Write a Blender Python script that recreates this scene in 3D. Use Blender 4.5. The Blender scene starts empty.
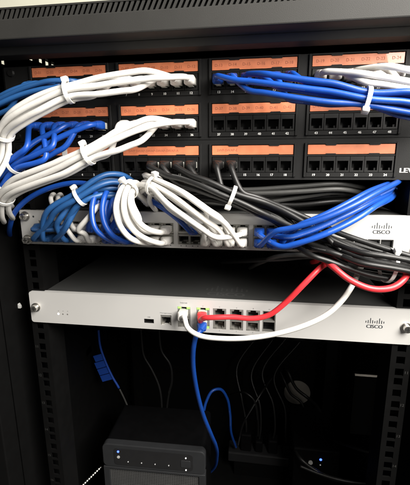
import bpy, bmesh, math, random
from mathutils import Vector, Matrix
random.seed(7)
S = 0.001                                   # all sizes below are written in millimetres
scene = bpy.context.scene
C = scene.collection

# ------------------------------------------------------------------ camera, light, exposure
CAM = Vector((60.4, -431.67, 0.0)); YAW, PITCH, ROLL, FPX = -0.146934, -0.222798, -0.005961, 372.0
_f = Vector((math.sin(YAW)*math.cos(PITCH), math.cos(YAW)*math.cos(PITCH), math.sin(PITCH)))
_r0 = Vector((math.cos(YAW), -math.sin(YAW), 0)); _u0 = _r0.cross(_f)
CR = _r0*math.cos(ROLL) + _u0*math.sin(ROLL); CU = -_r0*math.sin(ROLL) + _u0*math.cos(ROLL); CF = _f
cd = bpy.data.cameras.new('camera'); cam = bpy.data.objects.new('camera', cd); C.objects.link(cam)
cd.sensor_fit = 'HORIZONTAL'; cd.sensor_width = 36.0; cd.lens = 36.0*FPX/410.0
cd.clip_start = 0.01; cd.clip_end = 50
M3 = Matrix((CR, CU, -CF)).transposed()
cam.matrix_world = Matrix.Translation(CAM*S) @ M3.to_4x4()
scene.camera = cam
w = bpy.data.worlds.new('World'); scene.world = w; w.use_nodes = True
w.node_tree.nodes['Background'].inputs[0].default_value = (1.0, 0.95, 0.87, 1)
w.node_tree.nodes['Background'].inputs[1].default_value = 0.09
def area(name, loc, target, sx, sy, power, col):
    l = bpy.data.lights.new(name, 'AREA'); l.shape = 'RECTANGLE'; l.size = sx; l.size_y = sy
    l.energy = power; l.color = col
    o = bpy.data.objects.new(name, l); C.objects.link(o); o.location = loc
    o.rotation_euler = (Vector(target)-Vector(loc)).to_track_quat('-Z', 'Y').to_euler()
    return o
area('ceiling_lamp', (0.54, -0.46, 0.40), (0.02, 0, -0.05), 0.62, 0.62, 33.0, (1.0, 0.955, 0.89))
scene.view_settings.view_transform = 'Standard'; scene.view_settings.look = 'None'
scene.view_settings.exposure = 0.0; scene.view_settings.gamma = 1.0

def W(px, py, d):                           # measured photo position -> world point at d mm in front of the rack plane
    v = CF + CR*((px-205.0)/FPX) + CU*((242.5-py)/FPX)
    return CAM + v*((-d-CAM.y)/v.y)
def WX(px, py, x):                          # the same on a plane x = const (a side panel)
    v = CF + CR*((px-205.0)/FPX) + CU*((242.5-py)/FPX)
    return CAM + v*((x-CAM.x)/v.x)

# ------------------------------------------------------------------ materials
def mat(name, col, rough=0.5, metal=0.0, var=0.12, vscale=60.0, bump=0.0, bscale=900.0, emit=None, estr=0.0, spec=0.5, coat=0.0, rvar=0.08, objvar=0.0):
    m = bpy.data.materials.new(name); m.use_nodes = True
    nt = m.node_tree; b = nt.nodes['Principled BSDF']
    tc = nt.nodes.new('ShaderNodeTexCoord')
    nz = nt.nodes.new('ShaderNodeTexNoise'); nz.inputs['Scale'].default_value = vscale; nz.inputs['Detail'].default_value = 5
    nt.links.new(tc.outputs['Object'], nz.inputs['Vector'])
    mx = nt.nodes.new('ShaderNodeMix'); mx.data_type = 'RGBA'
    mx.inputs['A'].default_value = (*[c*(1-var) for c in col], 1); mx.inputs['B'].default_value = (*[min(1, c*(1+var)) for c in col], 1)
    nt.links.new(nz.outputs['Fac'], mx.inputs['Factor']); nt.links.new(mx.outputs['Result'], b.inputs['Base Color'])
    mr = nt.nodes.new('ShaderNodeMapRange'); mr.inputs['To Min'].default_value = max(0, rough-rvar); mr.inputs['To Max'].default_value = min(1, rough+rvar)
    nt.links.new(nz.outputs['Fac'], mr.inputs['Value']); nt.links.new(mr.outputs['Result'], b.inputs['Roughness'])
    b.inputs['Metallic'].default_value = metal; b.inputs['Specular IOR Level'].default_value = spec
    b.inputs['Coat Weight'].default_value = coat
    if bump:
        n2 = nt.nodes.new('ShaderNodeTexNoise'); n2.inputs['Scale'].default_value = bscale; n2.inputs['Detail'].default_value = 3
        nt.links.new(tc.outputs['Object'], n2.inputs['Vector'])
        bp = nt.nodes.new('ShaderNodeBump'); bp.inputs['Strength'].default_value = bump; bp.inputs['Distance'].default_value = 0.0004
        nt.links.new(n2.outputs['Fac'], bp.inputs['Height']); nt.links.new(bp.outputs['Normal'], b.inputs['Normal'])
    if objvar:
        oi = nt.nodes.new('ShaderNodeObjectInfo'); mp = nt.nodes.new('ShaderNodeMapRange')
        mp.inputs['To Min'].default_value = 1-objvar; mp.inputs['To Max'].default_value = 1+objvar*0.6
        nt.links.new(oi.outputs['Random'], mp.inputs['Value'])
        hs = nt.nodes.new('ShaderNodeHueSaturation'); nt.links.new(mp.outputs['Result'], hs.inputs['Value'])
        nt.links.new(mx.outputs['Result'], hs.inputs['Color']); nt.links.new(hs.outputs['Color'], b.inputs['Base Color'])
    if emit:
        b.inputs['Emission Color'].default_value = (*emit, 1); b.inputs['Emission Strength'].default_value = estr
    return m
def cable_mat(name, col, ink, rough=0.38, ink_amt=0.55):
    m = mat(name, col, rough, var=0.10, vscale=28, bump=0.35, bscale=140, objvar=0.16)
    nt = m.node_tree; b = nt.nodes['Principled BSDF']
    src = b.inputs['Base Color'].links[0].from_socket
    uv = nt.nodes.new('ShaderNodeUVMap'); uv.uv_map = 'UVMap'
    sp = nt.nodes.new('ShaderNodeSeparateXYZ'); nt.links.new(uv.outputs['UV'], sp.inputs[0])
    def mth(op, a, bb=None, c=None):
        n = nt.nodes.new('ShaderNodeMath'); n.operation = op
        for i, x in enumerate((a, bb, c)):
            if x is None: continue
            if isinstance(x, (int, float)): n.inputs[i].default_value = x
            else: nt.links.new(x, n.inputs[i])
        return n.outputs[0]
    band = mth('LESS_THAN', mth('ABSOLUTE', mth('SUBTRACT', sp.outputs[1], 0.5)), 0.035)   # a line of fine sheath print
    cx = nt.nodes.new('ShaderNodeCombineXYZ')
    nt.links.new(mth('MULTIPLY', sp.outputs[0], 26.0), cx.inputs[0]); nt.links.new(mth('MULTIPLY', sp.outputs[1], 40.0), cx.inputs[1])
    nz = nt.nodes.new('ShaderNodeTexNoise'); nz.inputs['Scale'].default_value = 1.0; nz.inputs['Detail'].default_value = 1
    nt.links.new(cx.outputs[0], nz.inputs['Vector'])
    letters = mth('GREATER_THAN', nz.outputs['Fac'], 0.5)
    gaps = mth('GREATER_THAN', mth('SINE', mth('MULTIPLY', sp.outputs[0], 0.55)), 0.1)
    fac = mth('MULTIPLY', mth('MULTIPLY', mth('MULTIPLY', band, letters), gaps), ink_amt)
    m2 = nt.nodes.new('ShaderNodeMix'); m2.data_type = 'RGBA'; m2.inputs['B'].default_value = (*ink, 1)
    nt.links.new(fac, m2.inputs['Factor']); nt.links.new(src, m2.inputs['A'])
    nt.links.new(m2.outputs['Result'], b.inputs['Base Color'])
    return m
MT = {
 'wall': mat('cream_wall_paint', (0.86, 0.85, 0.70), 0.8, var=0.03, bump=0.2, bscale=200),
 'cabinet': mat('black_powder_coat', (0.003, 0.003, 0.003), 0.65, spec=0.12, bump=0.3, bscale=1500),
 'header': mat('charcoal_powder_coat', (0.024, 0.0235, 0.022), 0.6, spec=0.3, var=0.15, vscale=25, bump=0.35, bscale=1800),
 'void': mat('dead_black_plate', (0.0012, 0.0012, 0.0012), 0.8, spec=0.03),
 'rail': mat('rail_black_steel', (0.0042, 0.0042, 0.0042), 0.5, spec=0.12, var=0.25, bump=0.2),
 'panel': mat('panel_black_enamel', (0.007, 0.007, 0.007), 0.55, spec=0.28, var=0.25, bump=0.25, bscale=1400),
 'jack': mat('jack_black_plastic', (0.007, 0.007, 0.007), 0.42, spec=0.35, var=0.2),
 'cavity': mat('jack_cavity', (0.006, 0.006, 0.006), 0.6),
 'label': mat('orange_label_paper', (0.76, 0.235, 0.11), 0.38, var=0.34, vscale=90, spec=0.6, coat=0.4, bump=0.5, bscale=90, objvar=0.15),  # mottled tone puts uneven glare into the colour, on top of the coat
 'ink': mat('label_ink', (0.34, 0.095, 0.05), 0.7),
 'print': mat('white_print', (0.75, 0.75, 0.73), 0.6),
 'white': cable_mat('white_cable', (0.72, 0.705, 0.67), (0.35, 0.34, 0.33), 0.46, 0.5),
 'blue': cable_mat('bright_blue_cable', (0.008, 0.066, 0.36), (0.5, 0.55, 0.7), 0.38, 0.25),
 'slate': cable_mat('slate_blue_cable', (0.016, 0.080, 0.235), (0.4, 0.45, 0.6), 0.42, 0.22),
 'black': cable_mat('black_cable', (0.008, 0.008, 0.008), (0.4, 0.4, 0.4), 0.46, 0.25),
 'grey': cable_mat('grey_cable', (0.045, 0.045, 0.043), (0.05, 0.05, 0.05), 0.5),
 'red': cable_mat('red_cable', (0.72, 0.035, 0.045), (0.25, 0.01, 0.01), 0.36),
 'tie': mat('nylon_tie', (0.82, 0.81, 0.78), 0.35, var=0.03),
 'clear': mat('clear_plug', (0.55, 0.55, 0.50), 0.2, var=0.2, spec=0.7),
 'bezel': mat('silver_bezel', (0.60, 0.592, 0.575), 0.42, metal=0.2, var=0.04, vscale=12, rvar=0.14, bump=0.10, bscale=2500),
 'lid': mat('dark_lid', (0.045, 0.046, 0.045), 0.5, var=0.12, vscale=14, bump=0.25, bscale=2200),
 'lidmark': mat('lid_emboss', (0.065, 0.065, 0.065), 0.35),
 'shield': mat('jack_shield', (0.42, 0.41, 0.38), 0.4, metal=0.7),
 'steel': mat('bright_steel', (0.72, 0.70, 0.66), 0.25, metal=1.0),
 'logo': mat('logo_ink', (0.035, 0.04, 0.045), 0.5),
 'gold': mat('gold_contact', (0.65, 0.42, 0.22), 0.3, metal=1.0),
 'green': mat('green_led', (0.2, 0.7, 0.1), 0.4, emit=(0.45, 1.0, 0.15), estr=0.9),
 'whiteled': mat('white_led', (0.9, 0.9, 0.9), 0.4, emit=(1, 1, 0.97), estr=1.2),
 'dotled': mat('dim_led', (0.5, 0.5, 0.5), 0.4, emit=(1, 1, 0.97), estr=0.22),
 'blueled': mat('blue_led', (0.1, 0.1, 0.9), 0.4, emit=(0.05, 0.13, 1.0), estr=4.0),
 'nas': mat('dark_grey_plastic', (0.024, 0.025, 0.027), 0.5, spec=0.3, var=0.1, bump=0.2, bscale=1800),
 'nasdark': mat('black_gloss_plastic', (0.016, 0.016, 0.017), 0.35),
 'mesh': mat('mesh_metal', (0.16, 0.16, 0.16), 0.45, metal=0.6),
 'disc': mat('lit_grey', (0.30, 0.28, 0.25), 0.5, var=0.2, vscale=40),  # lit wall and edge light put into the tone
 'trim': mat('pale_trim', (0.55, 0.55, 0.53), 0.5),
 'flag': mat('blue_tag_plastic', (0.012, 0.06, 0.34), 0.45),
 'dark': mat('matt_black_plastic', (0.003, 0.003, 0.0033), 0.5, spec=0.15, var=0.2),
}

# ------------------------------------------------------------------ mesh helpers
class MB:
    def __init__(s): s.v = []; s.f = []; s.uv = None
    def box(s, x0, x1, y0, y1, z0, z1):
        n = len(s.v)
        s.v += [Vector(p) for p in ((x0,y0,z0),(x1,y0,z0),(x1,y1,z0),(x0,y1,z0),(x0,y0,z1),(x1,y0,z1),(x1,y1,z1),(x0,y1,z1))]
        s.f += [tuple(n+i for i in q) for q in ((0,3,2,1),(4,5,6,7),(0,1,5,4),(1,2,6,5),(2,3,7,6),(3,0,4,7))]
        return s
    def prism(s, pts, y0, y1):              # pts: (x,z) counter-clockwise seen from the front
        n = len(s.v); k = len(pts)
        s.v += [Vector((x, y0, z)) for x, z in pts] + [Vector((x, y1, z)) for x, z in pts]
        s.f.append(tuple(n+i for i in range(k))); s.f.append(tuple(n+k+i for i in reversed(range(k))))
        for i in range(k):
            j = (i+1) % k; s.f.append((n+i, n+k+i, n+k+j, n+j))
        return s
    def loft(s, rings, cap=True):
        n = len(s.v); k = len(rings[0])
        for r in rings: s.v += [Vector(p) for p in r]
        for a in range(len(rings)-1):
            for i in range(k):
                j = (i+1) % k
                s.f.append((n+a*k+i, n+a*k+j, n+(a+1)*k+j, n+(a+1)*k+i))
        if cap:
            s.f.append(tuple(n+i for i in reversed(range(k)))); e = n+(len(rings)-1)*k
            s.f.append(tuple(e+i for i in range(k)))
        return s
    def cyl(s, c, axis, r, h, k=20, r2=None):
        c = Vector(c); ax = Vector(axis).normalized(); a = ax.orthogonal().normalized(); b = ax.cross(a)
        r2 = r if r2 is None else r2
        s.loft([[c + a*math.cos(2*math.pi*i/k)*q + b*math.sin(2*math.pi*i/k)*q + ax*t for i in range(k)] for q, t in ((r, 0), (r2, h))])
        return s
    def plate(s, x0, x1, z0, z1, y0, y1, holes):    # a plate (front y0, back y1) with rectangular through holes
        xs = sorted({x0, x1, *[v for h in holes for v in h[:2]]}); zs = sorted({z0, z1, *[v for h in holes for v in h[2:]]})
        xs = [x for x in xs if x0 <= x <= x1]; zs = [z for z in zs if z0 <= z <= z1]
        solid = {}
        for i in range(len(xs)-1):
            for j in range(len(zs)-1):
                cx, cz = (xs[i]+xs[i+1])/2, (zs[j]+zs[j+1])/2
                solid[i, j] = not any(h[0] < cx < h[1] and h[2] < cz < h[3] for h in holes)
        idx = {}
        def vid(i, j, b):
            if (i, j, b) not in idx:
                idx[i, j, b] = len(s.v); s.v.append(Vector((xs[i], y1 if b else y0, zs[j])))
            return idx[i, j, b]
        for (i, j), ok in solid.items():
            if not ok: continue
            s.f.append((vid(i,j,0), vid(i+1,j,0), vid(i+1,j+1,0), vid(i,j+1,0)))
            s.f.append((vid(i,j,1), vid(i,j+1,1), vid(i+1,j+1,1), vid(i+1,j,1)))
            if not solid.get((i-1, j)): s.f.append((vid(i,j,0), vid(i,j+1,0), vid(i,j+1,1), vid(i,j,1)))
            if not solid.get((i+1, j)): s.f.append((vid(i+1,j,0), vid(i+1,j,1), vid(i+1,j+1,1), vid(i+1,j+1,0)))
            if not solid.get((i, j-1)): s.f.append((vid(i,j,0), vid(i,j,1), vid(i+1,j,1), vid(i+1,j,0)))
            if not solid.get((i, j+1)): s.f.append((vid(i,j+1,0), vid(i+1,j+1,0), vid(i+1,j+1,1), vid(i,j+1,1)))
        return s
    def xf(s, fn): s.v = [Vector(fn(p)) for p in s.v]; return s
BASE = {}
def link(o, parent=None, loc=(0, 0, 0)):
    C.objects.link(o); loc = Vector(loc)
    BASE[o.name] = loc
    if parent is not None:
        o.parent = parent; o.location = (loc - BASE[parent.name])*S
    else: o.location = loc*S
    return o
def mesh(mb, m, base=(0, 0, 0), smooth=False, bevel=0.0, seg=1, round_y=None):
    base = Vector(base); me = bpy.data.meshes.new('mesh')
    me.from_pydata([tuple((p-base)*S) for p in mb.v], [], mb.f); me.update()
    if bevel or round_y:
        bm = bmesh.new(); bm.from_mesh(me)
        if round_y:
            x0, x1, z0, z1, r, sg = round_y
            es = [e for e in bm.edges if abs((e.verts[0].co-e.verts[1].co).y) > 1e-6 and all(abs(abs(v.co.x - (x0+x1)/2*S + base.x*S) - (x1-x0)/2*S) < 1e-6 and abs(abs(v.co.z - (z0+z1)/2*S + base.z*S) - (z1-z0)/2*S) < 1e-6 for v in e.verts)]
            bmesh.ops.bevel(bm, geom=es, offset=r*S, segments=sg, affect='EDGES', profile=0.5)
        if bevel:
            bm.edges.ensure_lookup_table()
            es = [e for e in bm.edges if len(e.link_faces) == 2 and e.calc_face_angle(0) > 0.6]
            bmesh.ops.bevel(bm, geom=es, offset=bevel*S, segments=seg, affect='EDGES', profile=0.5, clamp_overlap=True)
        bm.to_mesh(me); bm.free()
    if mb.uv:
        ul = me.uv_layers.new(name='UVMap')
        for lp in me.loops: ul.data[lp.index].uv = mb.uv[lp.vertex_index]
    if smooth:
        me.polygons.foreach_set('use_smooth', [True]*len(me.polygons))
        if smooth != 'all': me.set_sharp_from_angle(angle=math.radians(40))
    me.materials.append(MT[m] if isinstance(m, str) else m)
    return me
def obj(name, mb, m, parent=None, base=None, **kw):
    base = Vector(base) if base is not None else (BASE[parent.name] if parent is not None else Vector())
    return link(bpy.data.objects.new(name, mesh(mb, m, base, **kw)), parent, base)
def inst(name, me, parent, loc): return link(bpy.data.objects.new(name, me), parent, loc)
def tag(o, label, cat, group=None, kind=None):
    if label: o['label'] = label
    if cat: o['category'] = cat
    if group: o['group'] = group
    if kind: o['kind'] = kind
    return o
def thing(name, label, cat, loc, group=None):
    return tag(link(bpy.data.objects.new(name, None), None, loc), label, cat, group)

_glyph = {}
def text_geo(txt):
    if txt in _glyph: return _glyph[txt]
    cu = bpy.data.curves.new('txt', 'FONT'); cu.body = txt; cu.resolution_u = 3; cu.size = 1.0
    o = bpy.data.objects.new('txt', cu); C.objects.link(o)
    dg = bpy.context.evaluated_depsgraph_get(); dg.update()
    me = bpy.data.meshes.new_from_object(o.evaluated_get(dg))
    vs = [v.co.copy() for v in me.vertices]; fs = [tuple(p.vertices) for p in me.polygons]
    bpy.data.objects.remove(o); bpy.data.curves.remove(cu); bpy.data.meshes.remove(me)
    _glyph[txt] = (vs, fs); return vs, fs
def put_text(mb, txt, cx, cz, h, y, width=None, bold=0.0):
    vs, fs = text_geo(txt)
    x0 = min(v.x for v in vs); x1 = max(v.x for v in vs); z0 = min(v.y for v in vs); z1 = max(v.y for v in vs)
    sz = h/(z1-z0); sx = sz if width is None else width/(x1-x0)
    for dx in ((0,) if not bold else (-bold, bold)):
        n = len(mb.v)
        yy = y - (0.02 if dx > 0 else 0)
        mb.v += [Vector((cx+dx+(v.x-(x0+x1)/2)*sx, yy, cz+(v.y-(z0+z1)/2)*sz)) for v in vs]
        mb.f += [tuple(n+i for i in f) for f in fs]
def put_logo(mb, cx, cz, wd, y):            # bridge of rounded bars over the word
    hs = (0.09, 0.17, 0.30, 0.17, 0.09, 0.17, 0.30, 0.17, 0.09)
    for i, h in enumerate(hs):
        x = cx + (i-4)*wd/8*0.95; hh = h*wd*0.95; b = wd*0.022
        z0 = cz + wd*0.075 + (0.03*wd if h < 0.1 else 0)
        pts = [(x+b*math.cos(a), z0+b*math.sin(a)) for a in [math.pi+math.pi*k/4 for k in range(5)]] + [(x+b*math.cos(a), z0+hh+b*math.sin(a)) for a in [math.pi*k/4 for k in range(5)]]
        mb.prism(pts, y-0.05, y+0.02)
    put_text(mb, 'CISCO', cx, cz-wd*0.12, wd*0.20, y-0.05, wd*0.86, bold=wd*0.012)

def catmull(pts, step=2.0):
    P = [Vector(p) for p in pts]; P = [P[0]*2-P[1]] + P + [P[-1]*2-P[-2]]
    out = []
    for i in range(1, len(P)-2):
        p0, p1, p2, p3 = P[i-1:i+3]
        t0 = 0; t1 = t0+max(1e-3, (p1-p0).length**0.5); t2 = t1+max(1e-3, (p2-p1).length**0.5); t3 = t2+max(1e-3, (p3-p2).length**0.5)
        n = max(2, int((p2-p1).length/step))
        for k in range(n):
            t = t1+(t2-t1)*k/n
            A1 = p0*((t1-t)/(t1-t0))+p1*((t-t0)/(t1-t0)); A2 = p1*((t2-t)/(t2-t1))+p2*((t-t1)/(t2-t1)); A3 = p2*((t3-t)/(t3-t2))+p3*((t-t2)/(t3-t2))
            B1 = A1*((t2-t)/(t2-t0))+A2*((t-t0)/(t2-t0)); B2 = A2*((t3-t)/(t3-t1))+A3*((t-t1)/(t3-t1))
            out.append(B1*((t2-t)/(t2-t1))+B2*((t-t1)/(t2-t1)))
    out.append(P[-2]); return out
def frames(path, ref):
    n = len(path); T = [(path[min(i+1, n-1)]-path[max(i-1, 0)]).normalized() for i in range(n)]
    a = Vector(ref); a = (a - T[0]*a.dot(T[0])); a = a.normalized() if a.length > 1e-4 else T[0].orthogonal().normalized()
    out = []
    for i in range(n):
        a = (a - T[i]*a.dot(T[i])).normalized(); out.append((T[i], a, T[i].cross(a)))
    return out
def tube(path, r, k=12, taper=None):
    mb = MB(); fr = frames(path, (0, -1, 0.3)); uv = []; L = 0; off = random.random()
    rings = []
    for i, p in enumerate(path):
        if i: L += (p-path[i-1]).length
        t, a, b = fr[i]; rr = r if taper is None else taper(i/(len(path)-1))*r
        rings.append([p + a*math.cos(2*math.pi*j/k)*rr + b*math.sin(2*math.pi*j/k)*rr for j in range(k)])
        uv += [(L/10+off*40, (j/k+off) % 1.0) for j in range(k)]
    mb.loft(rings); mb.uv = uv
    return mb
def smooth_path(p, it=2):
    p = [v.copy() for v in p]
    for _ in range(it):
        p = [p[0]]+[(p[i-1]+p[i]*2+p[i+1])/4 for i in range(1, len(p)-1)]+[p[-1]]
    return p

# ------------------------------------------------------------------ the setting: a cream wall behind the cabinet
wl = obj('wall', MB().box(-1500, 1500, 520, 560, -1000, 1500), 'wall'); tag(wl, 'plain cream painted wall behind the black cabinet', None, kind='structure')

# ------------------------------------------------------------------ cabinet
U = 44.45; XI = 276.0; ZF = -760.0; ZT = 164.0; YB = 470.0
cab = thing('equipment_cabinet', 'black steel equipment cabinet with slotted header and square-holed rails', 'cabinet', (0, 200, ZF))
# side panels; the left one has a few small slots near the roof
lp = MB()
slots = []
for px, py, h in ((22, 55.5, 6), (31, 58.5, 3.5), (33, 56.5, 3.5), (40.5, 60, 5.5), (47, 62.5, 7), (53, 64, 4), (3, 62, 4)):
    p = WX(px, py, -XI); slots.append((p.y-2.6-0.012*abs(p.y), p.y+2.6+0.012*abs(p.y), p.z-h*0.75, p.z+h*0.75))
lp.plate(-12, YB, ZF, ZT-2, 0, 0.8, slots); lp.xf(lambda p: (-XI-p.y, p.x, p.z)); obj('side_panel', lp, 'cabinet', cab)
obj('side_panel', MB().box(XI, XI+2, -12, YB, ZF, ZT-2), 'cabinet', cab)
obj('back_panel', MB().box(-XI, XI, YB, YB+2, ZF, ZT-2), 'cabinet', cab)
obj('roof', MB().box(-XI-30, XI+30, -5, YB, ZT-2, ZT), 'cabinet', cab)
obj('roof_riser', MB().box(-XI-30, XI+30, -8, -5.1, 121.5, ZT-0.5), 'cabinet', cab)
obj('floor_panel', MB().box(-XI, XI, -12, YB, ZF, ZF+3), 'cabinet', cab)
for s in (-1, 1):
    a, b = sorted((s*(XI+2.5), s*(XI+40)))
    obj('corner_post', MB().box(a, b, -40, 12, ZF, 104), 'cabinet', cab, bevel=1.5, seg=2)
# header: slotted vent band, flat face, stepped lip
hd = obj('header', MB().box(-XI-42, XI+42, -60, -34, 116, 134.5), 'header', cab, bevel=1.2, seg=2)
lipm = MB().prism([(-30, 109.5), (-10, 109.5), (-10, 121), (-36, 121), (-36, 115.5)], -XI-40, XI+40); lipm.xf(lambda p: (p.y, p.x, p.z)); obj('lip', lipm, 'header', hd, bevel=0.8, seg=2)
vb = MB(); x = -XI-40; pit = 5.3
def lean(z): return (z-134.5)*0.5
while x < XI+40:                            # slanted bars between slots
    vb.prism([(x, 134.5), (x+2.7, 134.5), (x+2.7+lean(143.2), 143.2), (x+lean(143.2), 143.2)], -58.5, -57.3); x += pit
vb.box(-XI-42, XI+42, -59, -50, 143.2, 144.8); vb.box(-XI-42, XI+42, -59, -55, 133.5, 134.4)
vg = obj('vent_grille', vb, 'header', hd)
obj('vent_backing', MB().box(-XI-42, XI+42, -52, -48, 134.5, 143.1), 'cabinet', hd)
# front rails with square holes
def rail(s):
    xc = 232.5*s; holes = []; z = -171.5 - 43.6/2 + 15.875*40
    zz = -193.3; k = 0; cuts = []
    up = zz
    steps = (15.875, 15.875, 12.7)
    z1 = zz; i = 0
    zs = [zz]
    while z1 < 85: z1 += (15.875, 12.7, 15.875)[i % 3]; zs.append(z1); i += 1
    z1 = zz; i = 0
    while z1 > ZF+15: z1 -= (15.875, 12.7, 15.875)[i % 3]; zs.append(z1); i += 1
    for z in zs: cuts.append((xc-4.9, xc+4.9, z-4.9, z+4.9))
    mb = MB().plate(xc-11.5, xc+11.5, ZF+3, 104, 1.6, 3.6, cuts)
    r = obj('rail', mb, 'rail', cab)
    fl = MB().box(*sorted((xc-s*9.5, xc-s*11.5)), 3.7, 40, ZF+3, 104)
    obj('rail_flange', fl, 'rail', r)
    nb = MB(); u = 22
    for q, z in enumerate(sorted(zs)):
        if q % 3 == 1 and z < -180: put_text(nb, str(u), xc+s*8.2, z, 3.6, 1.55); u -= 1
    obj('unit_numbers', nb, 'grey', r)
rail(-1); rail(1)
for s in (-1, 1):                           # rear rails, brackets
    obj('rear_rail', MB().box(*sorted((s*222, s*246)), 380, 383, ZF+3, 112), 'rail', cab)
p = W(48, 346, -210)
obj('bracket', MB().box(-XI, p.x+50, 205, 230, p.z-16, p.z), 'rail', cab, bevel=1)
# dark cover plate near the right rail, edge light built as pale strips
a = W(388, 378, -100); b = W(355, 376, -100); c = W(388, 437, -100)
cvp = obj('cover_plate', MB().box(b.x, a.x, 100, 103, c.z, a.z), 'void', cab)
obj('lit_edge', MB().box(a.x+0.1, a.x+2.6, 97, 103, c.z, a.z+1.4).box(b.x, a.x, 99.4, 103, a.z+0.1, a.z+1.4), 'disc', cvp, base=BASE[cab.name])
obj('mounting_arm', MB().box(a.x+1.7, XI-0.2, 100.5, 102.5, a.z-60, a.z-20), 'cabinet', cvp, base=BASE[cab.name])
# grey disc on the back panel, painting the lit wall behind a cable hole
p = W(297, 392, -(YB-0.2)); dmb = MB().cyl((p.x, YB-0.3, p.z), (0, -1, 0), 34, 3, 40); obj('lit_hole_disc', dmb, 'disc', cab)
# tiny white hook on the left post
p = W(13.5, 304, -20)
obj('door_catch', MB().prism([(-278.3, -207), (-272.5, -207), (-272.5, -203.5), (-275, -199.5), (-278.3, -202)], 20, 24), 'print', cab, bevel=0.3)

# ------------------------------------------------------------------ patch panels
X0, GP, LW, ZL = -204.85, 105.26, 89.58, 102.52
PP = LW/6
def jack_mesh(mt, wd, ht, dep, ow, oh, nw, nh, flip, fy):   # framed opening with a latch notch, front at y = fy
    mb = MB(); hw, hh = wd/2, ht/2; z0, z1 = (-oh/2, oh/2)
    s = -1 if not flip else 1
    lo, hi = (z0-nh, z1) if not flip else (z0, z1+nh)
    mb.box(-hw, -ow/2, fy, dep, -hh, hh); mb.box(ow/2, hw, fy, dep, -hh, hh)
    mb.box(-ow/2, ow/2, fy, dep, hi, hh); mb.box(-ow/2, ow/2, fy, dep, -hh, lo)
    za, zb = (lo, z0) if not flip else (z1, hi)
    mb.box(-ow/2, -nw/2, fy+2.4, dep, za, zb); mb.box(nw/2, ow/2, fy+2.4, dep, za, zb)
    mb.box(-hw, hw, dep-0.6, dep+0.4, -hh, hh)
    return mesh(mb, mt)
JM = jack_mesh('jack', PP-0.5, 16.6, 13, 11.4, 7.6, 6.2, 2.6, False, -2.2)
CLIPT = mesh(MB().prism([(-6, 0.7), (-5, -0.75), (5, -0.75), (6, 0.7)], -2.5, -1.6), 'panel'); CLIPB = mesh(MB().prism([(-5, -9.25), (-6, -10.7), (6, -10.7), (5, -9.25)], -2.5, -1.6), 'panel')
def jack_pos(row, n):                       # n = 0..23
    g, i = divmod(n, 6); return Vector((X0+g*GP+(i+0.5)*PP, 0, ZL-row*U-21.0))
def make_panel(label, rows, first, texts, maker):
    zt = ZL-rows[0]*U+(2.5 if rows[0] == 0 else 6.3); zb = ZL-rows[-1]*U-37.7
    t = thing('patch_bay', label, 'patch panel', (0, 0, zb), 'rack patch panels')
    holes = []
    for r in rows:
        for g in range(4): holes.append((X0+g*GP-0.2, X0+g*GP+LW+0.2, ZL-r*U-29.4, ZL-r*U-12.6))
    fp = obj('face_plate', MB().plate(-241.3, 241.3, zb, zt, 0, 1.5, holes), 'panel', t)
    obj('flange', MB().box(-222, 222, 1.6, 26, zt-1.5, zt).box(-222, 222 if len(rows) > 1 else 130, 1.6, 26, zb, zb+1.5), 'panel', fp)
    for r in rows:
        for g in range(4):
            gx = X0+g*GP; z = ZL-r*U
            fr = MB(); ox0, ox1, oz0, oz1 = gx-3.6, gx+LW+3.6, z-34.6, z+2.2
            fr.box(ox0, gx-0.8, -2.6, -0.1, oz0, oz1); fr.box(gx+LW+0.8, ox1, -2.6, -0.1, oz0, oz1)
            fr.box(gx-0.8, gx+LW+0.8, -1.9, -0.1, z-12.4, z-10.6); fr.box(gx-0.8, gx+LW+0.8, -2.6, -0.1, z+0.6, oz1)
            fr.box(gx-0.8, gx+LW+0.8, -1.5, -0.1, oz0, z-29.6)
            obj('port_frame', fr, 'panel', t, bevel=0.25)
            ls = MB(); k = 10                 # paper strip, edges a little wavy
            for q in range(k):
                xa, xb = gx+LW*q/k, gx+LW*(q+1)/k
            ls.box(gx, gx+LW, -1.5, -0.2, z-10.0, z)
            lo = obj('label_strip', ls, 'label', t)
            lt = MB(); row_txt = texts[(r, g)]
            if isinstance(row_txt, list):
                for i, s in enumerate(row_txt): put_text(lt, s, gx+(i+0.5)*PP+random.uniform(-.6, .6), z-5.0+random.uniform(-.25, .25), 2.9, -1.56)
            elif row_txt: put_text(lt, row_txt, gx+4+len(row_txt)*1.3, z-5.0, 2.8, -1.56)
            if lt.v: obj('lettering', lt, 'ink', lo)
            # retaining tabs that bite into the strip's edges
            for fx in (0.27, 0.77):
                cx = gx+LW*fx
                inst('label_clip', CLIPT, lo, Vector((cx, 0, z)))
                inst('label_clip', CLIPB, lo, Vector((cx, 0, z)))
            for i in range(6):
                n = first[r]+g*6+i; jp = jack_pos(r, g*6+i)
                j = inst('jack', JM, t, jp)
                nb = MB(); put_text(nb, str(n), jp.x, z-32.2, 2.5, -1.65, bold=0.12); obj('port_number', nb, 'print', j, base=jp)
    for s in (-1, 1):
        for z in ([zt-6.5, zb+6.5] if len(rows) > 1 else [zt-6.5, zb+6.5]):
            sc = MB().cyl((s*232.5, -0.1, z), (0, -1, 0), 4.6, 2.0, 18, 3.4); obj('screw', sc, 'jack', t)
    if maker:
        obj('tape_tab', MB().box(-176, -169.5, -2.0, -1.6, ZL-rows[-1]*U-10.5, ZL-rows[-1]*U-0.8), 'print', t)
        mk = MB(); put_text(mk, 'LEVITON', X0+3*GP+LW+24.5, ZL-rows[-1]*U-27.5, 4.8, -0.08, 34, bold=0.35); obj('maker_name', mk, 'print', t)
    return t
tx = {}
for r in range(2):
    for g in range(4): tx[(r, g)] = ['D-%02d' % (r*24+g*6+i+1) for i in range(6)]
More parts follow.
